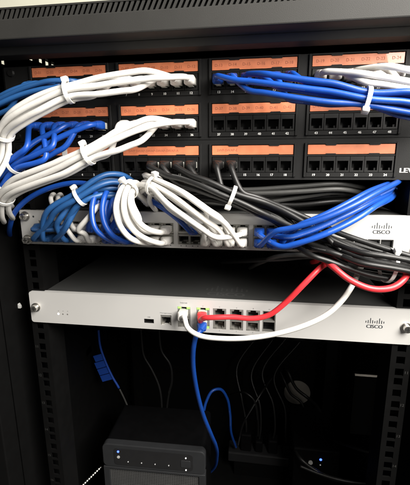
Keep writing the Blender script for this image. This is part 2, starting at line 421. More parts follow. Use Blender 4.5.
tx[(2, 0)] = 'SWAP SWAP'; tx[(2, 1)] = 'SWP SWAP-SWAP-SWAP-SWAP-A'; tx[(2, 2)] = 'SWP-SWAP-E'; tx[(2, 3)] = ''
make_panel('black two-row patch panel with numbered orange label strips under the cabinet header', (0, 1), {0: 1, 1: 25}, tx, False)
make_panel('black single-row patch panel with white maker lettering just above the network switch', (2,), {2: 1}, tx, True)

# ------------------------------------------------------------------ network switch
H = 43.6; SZ = -62.76
def knob(parent, x, z, big=True):
    k = MB(); r = 4.6 if big else 4.0
    k.cyl((x, -2.1, z), (0, -1, 0), r+1.6, 1.2, 20); s = obj('screw', k, 'steel', parent, smooth=True)
    k2 = MB().cyl((x, -3.4, z), (0, -1, 0), r, 5.5 if big else 2.0, 20, r*0.9)
    obj('screw_head', k2, 'steel', s, smooth=True, base=BASE[parent.name])
    k3 = MB(); yy = -3.4-(5.5 if big else 2.0)-0.05
    k3.box(x-r*0.6, x+r*0.6, yy, yy+0.03, z-0.5, z+0.5).box(x-0.5, x+0.5, yy-0.02, yy, z-r*0.6, z+r*0.6)
    obj('screw_slot', k3, 'cavity', s, base=BASE[parent.name])
sw = thing('network_switch', 'silver network switch covered by blue and white cables, two screws on its left ear', 'switch', (0, 0, SZ-H))
SCOLS = [-209.5+c*14.15+(c//6)*5.2 for c in range(24)]; SZU, SZD = SZ-19.4, SZ-32.4
holes = []
for g in range(4):
    a, b = SCOLS[g*6]-7.05, SCOLS[g*6+5]+7.05
    holes += [(a, b, SZD-6.35, SZU+6.35)]
sf = [160, 174, 188, 202]
for x in sf: holes.append((x-6.6, x+6.6, SZD-5.2, SZD+5.2))
obj('bezel', MB().plate(-241.3, 241.3, SZ-H, SZ, -2, 4, holes), 'bezel', sw, bevel=0.35)
obj('case', MB().box(-219, 219, 16, 300, SZ-H+0.6, SZ-1.6).box(-219, 219, 4.1, 300, SZ-1.5, SZ-0.6), 'lid', sw)
JU = jack_mesh('shield', 13.9, 12.3, 13, 11.8, 7.4, 6.0, 1.9, True, -1.2)
JD = jack_mesh('shield', 13.9, 12.3, 13, 11.8, 7.4, 6.0, 1.9, False, -1.2)
CVM = mesh(MB().box(-5.7, 5.7, 11.4, 11.9, -3.4, 3.4), 'cavity')
def sport(c, row): return Vector((SCOLS[c], 0, SZU if row == 0 else SZD))
for c in range(24):
    for row in (0, 1):
        j = inst('jack', JU if row == 0 else JD, sw, sport(c, row)); inst('cavity', CVM, j, sport(c, row))
SFM = mesh(MB().box(-6.4, 6.4, -1, 0.0, 4.2, 5.0).box(-6.4, 6.4, -1, 0, -5.0, -4.2).box(-6.4, -5.6, -1, 3, -4.2, 4.2).box(5.6, 6.4, -1, 3, -4.2, 4.2).box(-5.5, 5.5, 1.5, 2, -4.1, 4.1), 'cavity')
for x in sf: inst('fibre_slot', SFM, sw, Vector((x, 0, SZD)))
mb = MB(); put_logo(mb, 194.9, -78.6, 21, -2.08); obj('logo', mb, 'logo', sw)
mb = MB()
for c in range(0, 24):
    for k in (-1, 1):
        q = SCOLS[c]+k*3.2; mb.prism([(q-0.9, SZD-8.6), (q+0.9, SZD-8.6), (q, SZD-7.2)], -2.09, -2.03)
obj('port_arrows', mb, 'logo', sw)
for z in (SZ-7.5, SZ-H+6.0): knob(sw, -233.2, z, True)
knob(sw, 233.2, SZ-7.5); knob(sw, 233.2, SZ-H+6.0)
mb = MB().cyl((-222.5, -2.06, SZ-8), (0, -1, 0), 1.3, 0.1, 12); put_text(mb, 'SYST', -214, SZ-36.5, 1.6, -2.06); obj('marking', mb, 'logo', sw)

# ------------------------------------------------------------------ router
RZ = -171.53
rt = thing('router', 'silver faced rack router with dark lid and a red cable plugged in', 'router', (0, 0, RZ-H))
RU, RD = RZ-17.4, RZ-31.2
cols = [-6.3, 14.5, 35.7, 56.0]
wan = -30.6; holes = [(-83.2, -70.2, -207, -201.2), (-61.4, -47.0, -208.6, -194.6), (wan-8.2, wan+8.2, RD-6.9, RU+6.9), (75.4-7.9, 75.4+7.9, RD-6.9, RU+6.9)]
for x in cols: holes.append((x-8.2, x+8.2, RD-6.9, RU+6.9))
obj('bezel', MB().plate(-241.3, 241.3, RZ-H, RZ, -2, 5, holes), 'bezel', rt, round_y=(-241.3, 241.3, RZ-H, RZ, 3.6, 4), bevel=0.0)
lid = obj('case', MB().box(-221, 221, 16, 255, RZ-H+0.8, RZ-1.8).box(-221, 221, 5.1, 255, RZ-1.7, RZ-0.7), 'lid', rt, bevel=0.3)
JRU = jack_mesh('shield', 16.2, 13.5, 14, 12.2, 8.0, 6.2, 2.3, True, -1.4)
JRD = jack_mesh('shield', 16.2, 13.5, 14, 12.2, 8.0, 6.2, 2.3, False, -1.4)
CV2 = mesh(MB().box(-6.0, 6.0, 12.6, 13.0, -3.8, 3.8), 'cavity')
CON = MB()
for i in range(8): CON.box(-4.2+i*1.2-0.25, -4.2+i*1.2+0.25, 0.4, 3.0, -3.8, -3.3)
CONM = mesh(CON, 'gold'); CON2 = MB()
for i in range(8): CON2.box(-4.2+i*1.2-0.25, -4.2+i*1.2+0.25, 0.4, 3.0, 3.3, 3.8)
CONM2 = mesh(CON2, 'gold')
LEDM = mesh(MB().box(-2.1, 2.1, -0.3, 0, -1.2, 1.2), 'green'); LEDO = mesh(MB().box(-2.1, 2.1, -0.3, 0, -1.2, 1.2), 'shield')
for x in [wan]+cols:
    for z, jm, cm in ((RU, JRU, CONM), (RD, JRD, CONM2)):
        j = inst('jack', jm, rt, Vector((x, 0, z))); inst('cavity', CV2, j, Vector((x, 0, z))); inst('contacts', cm, j, Vector((x, 0, z)))
        lit = (x == wan and z == RU) or x == cols[0]
        zz = z+5.5 if z == RU else z-5.5
        for dx in (-5.6, 5.6): inst('indicator_light', LEDM if lit else LEDO, j, Vector((x+dx, -1.45, zz)))
mb = MB().box(75.4-7.8, 75.4-6.8, -1.4, 4.6, RD-6.8, RU+6.8).box(75.4+6.8, 75.4+7.8, -1.4, 4.6, RD-6.8, RU+6.8).box(75.4-6.7, 75.4+6.7, -1.2, 14, (RU+RD)/2-1, (RU+RD)/2+1).box(75.4-6.7, 75.4+6.7, -1.2, 4.6, RU+5.8, RU+6.8).box(75.4-6.7, 75.4+6.7, -1.2, 4.6, RD-6.8, RD-5.8)
fs = obj('fibre_slot', mb, 'shield', rt); obj('cavity', MB().box(68.7, 82.1, 13, 13.4, RD-5.7, RU+5.7), 'cavity', fs, base=BASE[rt.name])
j = inst('jack', mesh(MB().box(-7.1, -6, -1.3, 14, -6.9, 6.9).box(6, 7.1, -1.3, 14, -6.9, 6.9).box(-5.9, 5.9, -1.3, 14, 4, 6.9).box(-5.9, -3.2, 1.4, 14, -6.9, -4.4).box(3.2, 5.9, 1.4, 14, -6.9, -4.4), 'shield'), rt, Vector((-54.2, 0, -201.6)))
inst('cavity', mesh(MB().box(-6, 6, 13.5, 14, -6.8, 4), 'cavity'), j, Vector((-54.2, 0, -201.6)))
us = obj('usb_port', MB().box(-83, -82.3, -1.8, 4.6, -206.8, -201.4).box(-71.1, -70.4, -1.8, 4.6, -206.8, -201.4).box(-82.2, -71.2, -1.8, 4.6, -201.9, -201.4).box(-82.2, -71.2, -1.8, 4.6, -206.8, -206.3).box(-82.2, -71.2, 3.6, 4.6, -206.2, -202), 'cavity', rt)
obj('tongue', MB().box(-81, -72.4, 0, 3.5, -203.6, -202.6), 'jack', us, base=BASE[rt.name])
mb = MB()
put_text(mb, 'Management', -54.2, -192.0, 1.7, -2.06, 15); put_text(mb, 'USB', -76.7, -198.6, 1.5, -2.06); put_text(mb, 'Internet', wan, RU+12.3, 1.9, -2.06, 9)
for i, x in enumerate(cols): put_text(mb, str(2+2*i), x, RU+9.2, 1.5, -2.06); put_text(mb, str(3+2*i), x, RD-8.8, 1.5, -2.06)
put_text(mb, '10', 75.4, RU+9.2, 1.5, -2.06)
for k in range(3): put_text(mb, 'o', -201+k*6.5, -197.0, 1.1, -2.06)
obj('marking', mb, 'logo', rt)
for k in range(3):
    obj('indicator_light', MB().cyl((-201.5+k*6.5, -2.0, -201.3), (0, -1, 0), 1.4 if k == 0 else 1.0, 0.15, 14), 'whiteled' if k == 0 else 'shield', rt)
mb = MB(); put_logo(mb, 197.8, -191.8, 21, -2.08); obj('logo', mb, 'logo', rt)
mb = MB(); put_logo(mb, 0, 0, 56, 0.0); mb.xf(lambda p: (20+p.x, 30+p.z*1.1, RZ-0.64-p.y*0.6)); obj('lid_emblem', mb, 'lidmark', rt)
for s in (-1, 1): knob(rt, s*232.5, RZ-H/2)

# ------------------------------------------------------------------ cables
def boot_mesh(colour, ln=20, k=1.0):
    mb = MB(); prof = [(0.0, 5.3, 4.0), (0.5, 5.8, 4.5), (4, 5.8, 4.7), (7.5, 5.7, 4.9), (9.5, 5.2, 4.6), (12, 4.2, 4.1), (ln-0.8, 3.7, 3.6), (ln, 3.1, 3.1)]
    rings = []
    for y, a, b in prof:
        ring = []
        for i in range(16):
            th = 2*math.pi*i/16; c, s = math.cos(th), math.sin(th); e = 0.38 if y < 8.5 else 0.8
            ring.append((a*k*math.copysign(abs(c)**e, c), -y-7.4, -b*k*math.copysign(abs(s)**e, s)))
        rings.append(ring)
    mb.loft(rings); bt = mesh(mb, colour, smooth=True)
    return bt
BOOTS = {c: boot_mesh(c, 15.5) for c in ('white', 'blue', 'slate', 'black', 'red')}
PLUGM = mesh(MB().box(-5.5, 5.5, -7.8, 2.2, -3.6, 3.3).box(-2.9, 2.9, -9.5, 1.5, -5.2, -4.2), 'clear', bevel=0.3)
def lattice(n, r):
    pts = []
    for i in range(-4, 5):
        for j in range(-4, 5): pts.append(Vector((2*r*(i+0.5*j), 2*r*j*math.sqrt(3)/2)))
    best = None
    for c in (Vector((0, 0)), Vector((r, 0)), Vector((r, r/math.sqrt(3)))):
        q = sorted([p-c for p in pts], key=lambda p: p.length)[:n]; m = sum(q, Vector((0, 0)))/n
        q = [p-m for p in q]; s = max(p.length for p in q)
        if best is None or s < best[0]: best = (s, q)
    return best[1], best[0]+r
def nearest(path, p): return min(range(len(path)), key=lambda i: (path[i]-p).length)

def cable_thing(colour, label, group, pts, r, port=None, port2=None, name='patch_cable', step=2.0, k=12, sm=3):
    path = smooth_path(catmull(pts, step), sm)
    base = port if port is not None else path[0]
    t = thing(name, label, 'cable', base, group)
    obj('cord', tube(path, r, k), colour, t, smooth='all')
    for q in (port, port2):
        if q is None: continue
        pl = inst('plug', PLUGM, t, q); b = inst('boot', BOOTS[colour], pl, q)
    return t
def tie(label, centre, tangent, rad, head_dir, wd=3.9, tail=0.0, m='tie'):
    t = Vector(tangent).normalized(); a = Vector(head_dir); a = (a-t*a.dot(t)).normalized(); b = t.cross(a)
    th = thing('cable_tie', label, 'cable tie', centre)
    k = 36; rings = []
    for i in range(k+1):
        an = 2*math.pi*i/k; e = a*math.cos(an)+b*math.sin(an); q = 1+0.02*math.sin(3*an+1)
        rings.append([centre+e*(rad*q)+t*(-wd/2), centre+e*(rad*q)+t*(wd/2), centre+e*(rad*q+0.9)+t*(wd/2), centre+e*(rad*q+0.9)+t*(-wd/2)])
    obj('strap', MB().loft(rings, False), m, th, smooth=True)
    hb = MB()
    def bx(c, ha, hb_, ht):
        n = len(hb.v)
        for sa in (-1, 1):
            for sb in (-1, 1):
                for st in (-1, 1): hb.v.append(c+a*ha*sa+b*hb_*sb+t*ht*st)
        for f in ((0,1,3,2), (4,6,7,5), (0,4,5,1), (2,3,7,6), (0,2,6,4), (1,5,7,3)): hb.f.append(tuple(n+i for i in f))
    bx(centre+a*(rad+2.6), 2.4, 3.2, wd/2+1.2)
    obj('head', hb, m, th, bevel=0.8, seg=2, smooth=True)
    if tail:
        hb2 = MB(); hb = hb2; bx(centre+a*(rad+3.2)+b*(3.7+tail/2), 0.6, tail/2, wd/2-0.4); obj('tail', hb2, m, th)
    return th

def bundle(colour, pathpx, ports, r=3.0, loose=1.12, gap=24.0, ties=(), labels=None, group=None, twist=0.25, free=0, rot=0.0, exit_d=27.0, direction=None, order=None, jitter=1.3, flat=0.0):
    """ports: jack positions, first one = where the run starts. pathpx: centreline."""
    n = len(ports)+free
    cl = smooth_path(catmull([W(*p) for p in pathpx], 3.0), 4)
    fr = frames(cl, (0, -1, 0)); off, rad = lattice(n, r)
    off = sorted([Vector((o.x*math.cos(rot)-o.y*math.sin(rot), o.x*math.sin(rot)+o.y*math.cos(rot))) for o in off], key=lambda o: -o.x)   # frontmost slot first
    if order: off = [off[i] for i in order]
    rows2 = [(n+1)//2, n//2]; fl = []           # a looser two-layer ribbon away from the ties
    for q, m in enumerate(rows2):
        for k2 in range(m): fl.append(Vector(((0.87 if q == 0 else -0.87)*r, (k2-(m-1)/2)*2*r + (0.5*r if q else -0.5*r)*(1 if n % 2 == 0 else 0))))
    fl = sorted(fl, key=lambda o: o.y); rk = sorted(range(n), key=lambda i: off[i].y); ribbon = [None]*n
    for a_, i_ in enumerate(rk): ribbon[i_] = fl[a_]
    tie_idx = [nearest(cl, W(*t[0])) for t in ties]
    cum = [0]
    for i in range(1, len(cl)): cum.append(cum[-1]+(cl[i]-cl[i-1]).length)
    res = []
    for ci in range(n):
        port = ports[ci] if ci < len(ports) else None
        ph = [random.uniform(0, 6.28) for _ in range(4)]
        pts = []; start = 0
        if port is not None:
            pe = port+Vector((0, -exit_d, 0))
            i0 = nearest(cl, pe)
            start = i0
            while start < len(cl)-1 and cum[start]-cum[i0] < gap: start += 1
        for i in range(start, len(cl)):
            if (i-start) % 4 and i != len(cl)-1: continue
            t, a, b = fr[i]
            dt = min([abs(cum[i]-cum[k]) for k in tie_idx], default=60)
            sm = min(1, dt/35); sm = sm*sm*(3-2*sm); f = 1+(loose-1)*sm
            an = twist*cum[i]/60.0*(1-0.8*flat); fb = flat*sm
            ox, oy = (off[ci].x*(1-fb)+ribbon[ci].x*fb)*f, (off[ci].y*(1-fb)+ribbon[ci].y*fb)*f
            ox, oy = ox*math.cos(an)-oy*math.sin(an), ox*math.sin(an)+oy*math.cos(an)
            ox += jitter*sm*math.sin(cum[i]/34+ph[0]); oy += jitter*sm*math.sin(cum[i]/41+ph[1])
            pts.append(cl[i]+a*ox+b*oy)
        if port is not None:
            o = port; pe = o+Vector((0, -exit_d+4, 0)); pe2 = o+Vector((0, -exit_d-2, 0)); pts = [o+Vector((0, -12, 0)), pe, pe2+(pts[0]-pe2)*0.06]+pts
        lab = labels[ci] if isinstance(labels, (list, tuple)) else labels
        cable_thing(colour, lab, group, pts, r*0.97, port)
    for (tp, hd, tlabel, *rest), k in zip(ties, tie_idx):
        tie(tlabel, cl[k], fr[k][0], rad+0.2+(rest[0] if rest else 0), (hd[0], 0.0 if len(hd) < 3 else hd[2], hd[1]), tail=rest[1] if len(rest) > 1 else 0)
    return cl, fr

J = jack_pos
# A: slate blue, jacks 1-6, running left behind the white bundle
bundle('slate', [(101, 86, 30), (75, 86, 32), (45, 89, 35), (20, 96, 37), (0, 105, 37), (-30, 120, 28), (-60, 130, 10)], [J(0, n) for n in (5, 4, 3, 2, 1, 0)], r=2.7, flat=0.85, loose=1.4,
       labels=['slate blue patch cable from jack %d of the top row, behind the white bundle' % n for n in (6, 5, 4, 3, 2, 1)], group='slate blue cables leaving the top row')
# B: white, jacks 7-12
bundle('white', [(197, 79, 34), (165, 79.5, 42), (125, 83, 52), (90, 88, 58), (60, 95, 62), (35, 105, 64), (14, 119, 64), (3, 134, 60), (3, 150, 52), (-10, 175, 50), (-40, 200, 30)], [J(0, n) for n in (11, 10, 9, 8, 7, 6)], r=3.1, loose=1.4, flat=0.5,
       ties=[((68, 92, 60), (0.1, 1), 'white cable tie round the white cables crossing the top row, head up'), ((3, 134, 60), (-1, 0.3), 'white cable tie where the top white bundle bends down at the cabinet side')],
       labels=['white patch cable from jack %d of the top row, arching left' % n for n in (12, 11, 10, 9, 8, 7)], group='white cables leaving the top row to the left')
# C: blue, jacks 25-30
bundle('blue', [(66, 137, 40), (50, 145, 43), (34, 154, 45), (15, 165, 43), (0, 178, 36), (-30, 200, 20)], [J(1, n) for n in (0, 1, 2, 3, 4, 5)], r=3.15, flat=0.85, loose=1.6, gap=6,
       ties=[((15, 165, 42), (-0.9, 0.5), 'white cable tie round the blue cables fanning from the second row')],
       labels=['bright blue patch cable fanning down from jack %d of the second row' % n for n in (25, 26, 27, 28, 29, 30)], group='blue cables leaving the second row')
# D: white, jacks 31-36
bundle('white', [(197, 121, 36), (170, 123, 44), (140, 131, 54), (112, 143, 62), (88, 155, 66), (60, 168, 66), (35, 178, 64), (15, 187, 60), (4, 197, 54), (4, 208, 42), (7, 213, 20), (6, 213, -30)], [J(1, n) for n in (11, 10, 9, 8, 7, 6)], r=3.1, loose=1.4, flat=0.5,
       ties=[((88, 155, 66), (-0.3, 1), 'white cable tie midway on the white bundle from the second row'), ((4, 197, 54), (-0.6, 0.8), 'white cable tie where the second row white bundle meets the switch ear')],
       labels=['white patch cable from jack %d of the second row, sloping down left' % n for n in (36, 35, 34, 33, 32, 31)], group='white cables leaving the second row')
# E: blue, jacks 13-18, running right
bundle('blue', [(214, 80, 32), (240, 82, 38), (268, 85, 48), (300, 90, 55), (335, 95, 60), (367, 98.5, 62), (395, 103, 62), (425, 108, 60), (460, 113, 40)], [J(0, n) for n in (12, 13, 14, 15, 16, 17)], r=2.95, flat=0.85, loose=1.4,
       ties=[((367, 98.5, 62), (0, -1, -0.5), 'white cable tie round the blue bundle, head hanging down over the orange strip')],
       labels=['blue patch cable from jack %d of the top row, running right in the tied bundle' % n for n in (13, 14, 15, 16, 17, 18)], group='blue cables leaving the top row to the right')
# F: white, jacks 19-24
bundle('white', [(330, 73, 42), (360, 76, 46), (385, 79, 48), (410, 83, 48), (440, 86, 40), (470, 92, 20)], [J(0, n) for n in (18, 19, 20, 21, 22, 23)], r=3.1, flat=0.85, loose=1.3, gap=24,
       labels=['white patch cable from jack %d of the top row, above the blue bundle' % n for n in (19, 20, 21, 22, 23, 24)], group='white cables leaving the top row to the right')
# G: black, lower panel jacks 9-14
bundle('black', [(148, 172, 30), (180, 178, 34), (205, 186, 40), (232, 196, 42), (258, 206, 34), (282, 215, 20), (305, 226, 13), (335, 241, 15), (365, 252, 20), (388, 259, 24), (415, 266, 26), (450, 276, 10)], [J(2, n) for n in (8, 9, 10, 11, 12, 13)], r=3.2, loose=1.4, jitter=1.8,
       ties=[((232, 196, 42), (-0.45, -1, -0.4), 'white cable tie round the black cables from the lower patch panel')],
       labels=['black patch cable from jack %d of the lower panel, sloping right towards the switch' % n for n in (9, 10, 11, 12, 13, 14)], group='black cables leaving the lower panel')
SP = sport
# black cables plugged into the switch
cl, fr = bundle('black', [(292, 246, 34), (318, 250, 38), (345, 258, 40), (370, 266, 40), (392, 270, 38), (420, 274, 30), (455, 280, 5)], [SP(21, 1), SP(22, 1), SP(23, 1), SP(23, 0)], r=2.9, loose=1.7, gap=18, jitter=2.0,
       labels='black patch cable plugged into the switch under the blue bundle', group='black cables in the switch')
k = nearest(cl, W(388, 269, 38)); tie('white cable tie strapped over the black cables above the red loop', (cl[k]+W(388, 259, 24))/2+Vector((0, 0, -1)), fr[k][0], 17.5, (0.5, -0.5, 1))
bundle('black', [(150, 203, -50), (172, 197, 0), (203, 192, 18), (232, 198, 20), (258, 209, 14), (280, 219, 11)  , (300, 238, 12), (330, 247, 24), (360, 258, 50), (388, 262, 52), (420, 268, 45), (450, 276, 20)], [], free=5, r=2.9, loose=1.4, jitter=1.6,
       labels='black cable from the gap under the lower panel, running beneath the tied black ones', group='black cables out of the gap')
cable_thing('grey', 'dark grey cable sagging under the switch towards the black bundle', None, [W(250, 268, -90), W(262, 262, -20), W(280, 256, 14), (W(305, 255, 24)), W(332, 262, 30), W(360, 271, 22), W(392, 276, 10), W(420, 278, -20)], 2.6)
cable_thing('black', 'black cable drooping lowest of all under the switch above the red loop', None, [W(222, 262, -90), W(246, 261, -40), W(280, 259, 8), W(318, 257, 22), W(350, 268, 30), W(372, 277, 26), W(398, 280, 10), W(425, 280, -30)], 2.8)
# H: blue from the switch up to the right
bundle('blue', [(262, 242, 34), (280, 239, 42), (306, 232, 47), (332, 222, 47), (356, 210, 40), (371, 201, 27), (383, 195, 10), (390, 191, -12), (396, 184, -50)], [SP(18, 0), SP(18, 1), SP(19, 0), SP(19, 1), SP(20, 0), SP(20, 1), SP(21, 0), SP(22, 0)], r=3.1, flat=0.45, loose=1.35, gap=20,
       labels='blue patch cable rising from the switch to the gap under the lower panel', group='blue cables from the switch to the right')
# L: slate blue bundle at the left of the switch
bundle('slate', [(52, 232, 34), (58, 217, 44), (68, 206, 45), (80, 197, 44), (98, 188, 38), (116, 185, 26), (128, 192, 4), (130, 198, -50)], [SP(0, 1), SP(0, 0), SP(1, 1), SP(1, 0), SP(2, 1), SP(2, 0), SP(3, 1)], r=3.25, flat=0.85, loose=1.4, gap=16,
       ties=[((79, 198, 44), (-0.8, 1), 'white cable tie round the slate blue bundle beside the switch ear')],
       labels='slate blue patch cable in the tied bundle at the left end of the switch', group='slate blue cables in the switch')
# M: white loops behind it
bundle('white', [(84, 238, 30), (74, 232, 27), (63, 217, 20), (56, 202, 14), (58, 196, -6), (60, 199, -50)], [SP(4, 1), SP(4, 0), SP(3, 0)], r=2.8, loose=1.5, gap=16, jitter=1.6,
       labels='white patch cable looping behind the slate blue bundle on the switch', group='white cables behind the slate bundle')
cable_thing('white', 'single straight white cable slanting from the blue loops down to the switch', None, [SP(5, 1)+Vector((0, -12, 0)), SP(5, 1)+Vector((0, -26, 0)), W(84, 233, 40), W(78, 231, 45), W(88, 218, 47), W(101, 203, 34), W(108, 197, 0), W(108, 199, -50)], 3.0, SP(5, 1))
# K: bright blue loops
bundle('blue', [(137, 243, 33), (120, 238, 41), (108, 224, 45), (106, 207, 40), (111, 194, 26), (116, 194, 4), (117, 199, -50)], [SP(8, 1), SP(8, 0), SP(7, 1), SP(7, 0), SP(6, 1), SP(5, 0), SP(6, 0)], r=3.2, flat=0.85, loose=1.45, gap=20,
       labels='bright blue patch cable in the loops hanging over the switch face', group='bright blue loops on the switch')
# J: white loops
cl, fr = bundle('white', [(171, 240, 36), (152, 238, 45), (135, 228, 52), (126, 212, 53), (125, 196, 47), (132, 186, 30), (141, 193, 6), (143, 199, -50)], [SP(11, 1), SP(11, 0), SP(10, 1), SP(10, 0), SP(9, 1), SP(9, 0)], r=3.2, flat=0.85, loose=1.35, gap=20,
       ties=[((127, 191, 40), (-0.25, 1), 'white cable tie on top of the white loops over the switch')],
       labels='white patch cable in the tied loops over the middle of the switch', group='white loops on the switch')
# I: white fan to the switch
bundle('white', [(236, 236, 36), (215, 226, 43), (192, 211, 46), (170, 196, 44), (153, 185, 36), (146, 188, 14), (153, 197, -4), (155, 199, -50)], [SP(17, 1), SP(17, 0), SP(16, 1), SP(16, 0), SP(15, 1), SP(15, 0), SP(14, 1), SP(14, 0)], r=2.95, loose=2.0, gap=22,
       ties=[((155, 186.5, 37.5), (-0.3, 1), 'white cable tie gathering the white cables that fan out to the switch')],
       labels='white patch cable fanning down right from the tie into the switch', group='white fan of cables into the switch')
# single blue cables
cable_thing('blue', 'single bright blue cable curving round the left ear of the switch', None, [W(118, 199, -50), W(112, 197, -10), W(95, 186, 12), (W(75, 183, 16)), W(50, 188, 20), W(28, 199, 22), W(15, 212, 20), W(10, 226, 6), W(10, 236, -30), W(14, 240, -80)], 3.1)
cable_thing('blue', 'single blue cable slipping under the white fan into the switch', None, [SP(13, 0)+Vector((0, -12, 0)), SP(13, 0)+Vector((0, -25, 0)), W(183, 224, 28), W(170, 213, 24), W(155, 203, 16), W(148, 199, -2), W(149, 200, -50)], 3.0, SP(13, 0))
# grey cables resting on the switch, behind its face
bundle('grey', [(185, 196, -60), (205, 196, -16), (250, 197, -12), (300, 192, -12), (335, 188, -14), (352, 190, -30), (365, 192, -70)], [], free=5, r=2.9, loose=1.25, labels='grey cable running across the gap above the switch', group='grey cables above the switch')
bundle('black', [(225, 203, -70), (255, 200, -26), (290, 203, -24), (330, 200, -24), (350, 200, -40), (360, 200, -80)], [], free=3, r=2.6, loose=1.3, labels='thin black cable lying in the gap above the switch, behind the grey ones', group='black cables above the switch')
# router cables
ru = Vector((cols[0], 0, RU)); rd = Vector((cols[0], 0, RD)); rw = Vector((wan, 0, RU))
def droop_plug(colour, port, t, dz):        # angled strain relief
    pl = inst('plug', PLUGM, t, port); return inst('boot', BOOTS[colour], pl, port)
cable_thing('red', 'red patch cable in the router, running right and up behind the black cables', None, [ru+Vector((0, -12, 0)), ru+Vector((0, -24, -1)), W(203.5, 318, 35), W(214, 317.5, 38), W(232, 317, 36), W(252, 318.5, 37), W(268, 315.5, 38), W(284, 304, 40), W(304, 284, 42), W(320, 268, 34), W(330, 262, 12), W(336, 259, -30), W(338, 262, -80)], 3.1, ru)
cable_thing('red', 'red cable looping out below the black cables beside the router logo', None, [W(312, 262, -80), W(316, 261, -10), W(322, 259, 26), W(332, 266, 48), W(350, 280, 56), W(373, 289, 58), W(394, 287, 56), W(405, 278, 50), W(408, 270, 40), W(412, 263, 6), W(420, 258, -40)], 3.3)
cable_thing('white', 'white patch cable sagging from the router internet jack below the red cable', None, [rw+Vector((0, -12, 0)), rw+Vector((0, -20, -1)), W(184.5, 317, 28), W(187, 327, 33), W(198, 335, 37), W(222, 338.5, 40), W(258, 337, 42), W(296, 328.5, 44), W(326, 315, 44), W(344, 298, 42), W(353, 284, 34), W(358, 273, 16), W(363, 264, -20), W(366, 262, -80)], 3.0, rw)
cable_thing('blue', 'blue cable hanging from the router down beside the storage box', None, [rd+Vector((0, -12, 0)), rd+Vector((0, -22, -1)), W(197, 334, 26), W(194, 345, 26), W(193, 362, 14), W(196, 386, -8), W(203, 414, -36), W(211, 434, -66), W(216, 446, -105), W(217, 456, -160), W(214, 468, -215), W(200, 480, -260)], 3.0, rd)
cable_thing('blue', 'dim blue cable looping up behind the hanging blue cable', None, [W(186, 450, -216), W(196, 432, -214), W(203, 414, -214), W(206, 402, -220), W(212, 391, -228), W(220, 389, -238), W(227, 398, -252), W(230, 414, -268), W(231, 432, -290), W(236, 447, -332)], 2.9)

# ------------------------------------------------------------------ lower part of the cabinet
NZ = -480.0; ns = thing('storage_box', 'dark grey desktop storage box with rounded front and a blue light', 'storage box', (0, 0, 0))
BASE[ns.name] = Vector((0, 0, 0))
NWD, NH, ND = 181.0, 270.0, 108.0
ZB = ZF+3.2
NZt = -482.5
def rrect(x0, x1, z0, z1, r, n=5):
    out = []
    for cx, cz, a0 in ((x1-r, z0+r, -90), (x1-r, z1-r, 0), (x0+r, z1-r, 90), (x0+r, z0+r, 180)):
        for k in range(n+1):
            a = math.radians(a0+90*k/n); out.append((cx+r*math.cos(a), cz+r*math.sin(a)))
    return out
hw = NWD/2
obj('case', MB().prism(rrect(-hw+1.5, hw-1.5, ZB, NZt-1.5, 7), 14, ND), 'dark', ns, bevel=0.8)
fz = NZt-46
obj('front_bezel', MB().prism(rrect(-hw, hw, fz, NZt, 9), 0, 13.9), 'nas', ns, bevel=1.4, seg=2)
cp = obj('control_strip', MB().prism(rrect(-hw+21, hw-21, fz+6, NZt-7, 6), -0.6, -0.05), 'nasdark', ns)
obj('lower_frame', MB().plate(-hw, hw, ZB, fz-0.4, 0, 13.9, [(-hw+11, hw-11, ZB+10, fz-5)]), 'nas', ns, bevel=0.6)
mm = MB(); pitch = 3.2; x = -hw+12
while x < hw-11: mm.box(x, x+1.1, 3, 3.8, ZB+10, fz-5); x += pitch
z = fz-6
while z > ZB+11: mm.box(-hw+11, hw-11, 2.2, 2.95, z-1.1, z); z -= pitch
obj('mesh_door', mm, 'mesh', ns)
obj('mesh_backing', MB().box(-hw+11, hw-11, 9, 9.6, ZB+10, fz-5), 'dark', ns)
def led(name, x, z, r, m): obj(name, MB().cyl((x, -0.65, z), (0, -1, 0), r, 0.7, 16), m, ns)
led('power_light', -hw+29, NZt-13, 1.9, 'blueled'); led('power_button', -hw+29, NZt-24, 2.6, 'trim')
for i in range(4): led('drive_light', -hw+46+i*24, NZt-32, 0.95, 'dotled')
obj('button', MB().prism(rrect(hw-42, hw-25, NZt-33, NZt-19, 2), -1.4, -0.65), 'nas', ns, bevel=0.4)
led('status_light', hw-33, NZt-14, 1.2, 'whiteled'); led('status_light', hw-33, NZt-38, 1.2, 'whiteled')
pc = W(152.5, 447, -92); ns.location = Vector((pc.x, 92, 0))*S; ns.rotation_euler = (0, 0, math.radians(1.5))

# white beaded cord beside the storage box
bd = MB(); bp = catmull([W(101, 467, -84), W(92, 476, -80), W(84, 484, -76), W(72, 497, -72)], 1.0)
def ball(mb, c, r):
    rings = []
    for i in range(1, 5):
        a = math.pi*i/5; rings.append([c+Vector((r*math.sin(a)*math.cos(2*math.pi*k/8), r*math.sin(a)*math.sin(2*math.pi*k/8), r*math.cos(a))) for k in range(8)])
    mb.loft(rings)
L = 0
for i in range(1, len(bp)):
    L += (bp[i]-bp[i-1]).length
    if L >= 4.6: ball(bd, bp[i], 1.5); L = 0
bc = thing('beaded_cord', 'white beaded cord slanting down beside the storage box', 'cord', bp[-1])
obj('beads', bd, 'print', bc, smooth='all'); obj('thread', tube(bp, 0.4, 6), 'print', bc)

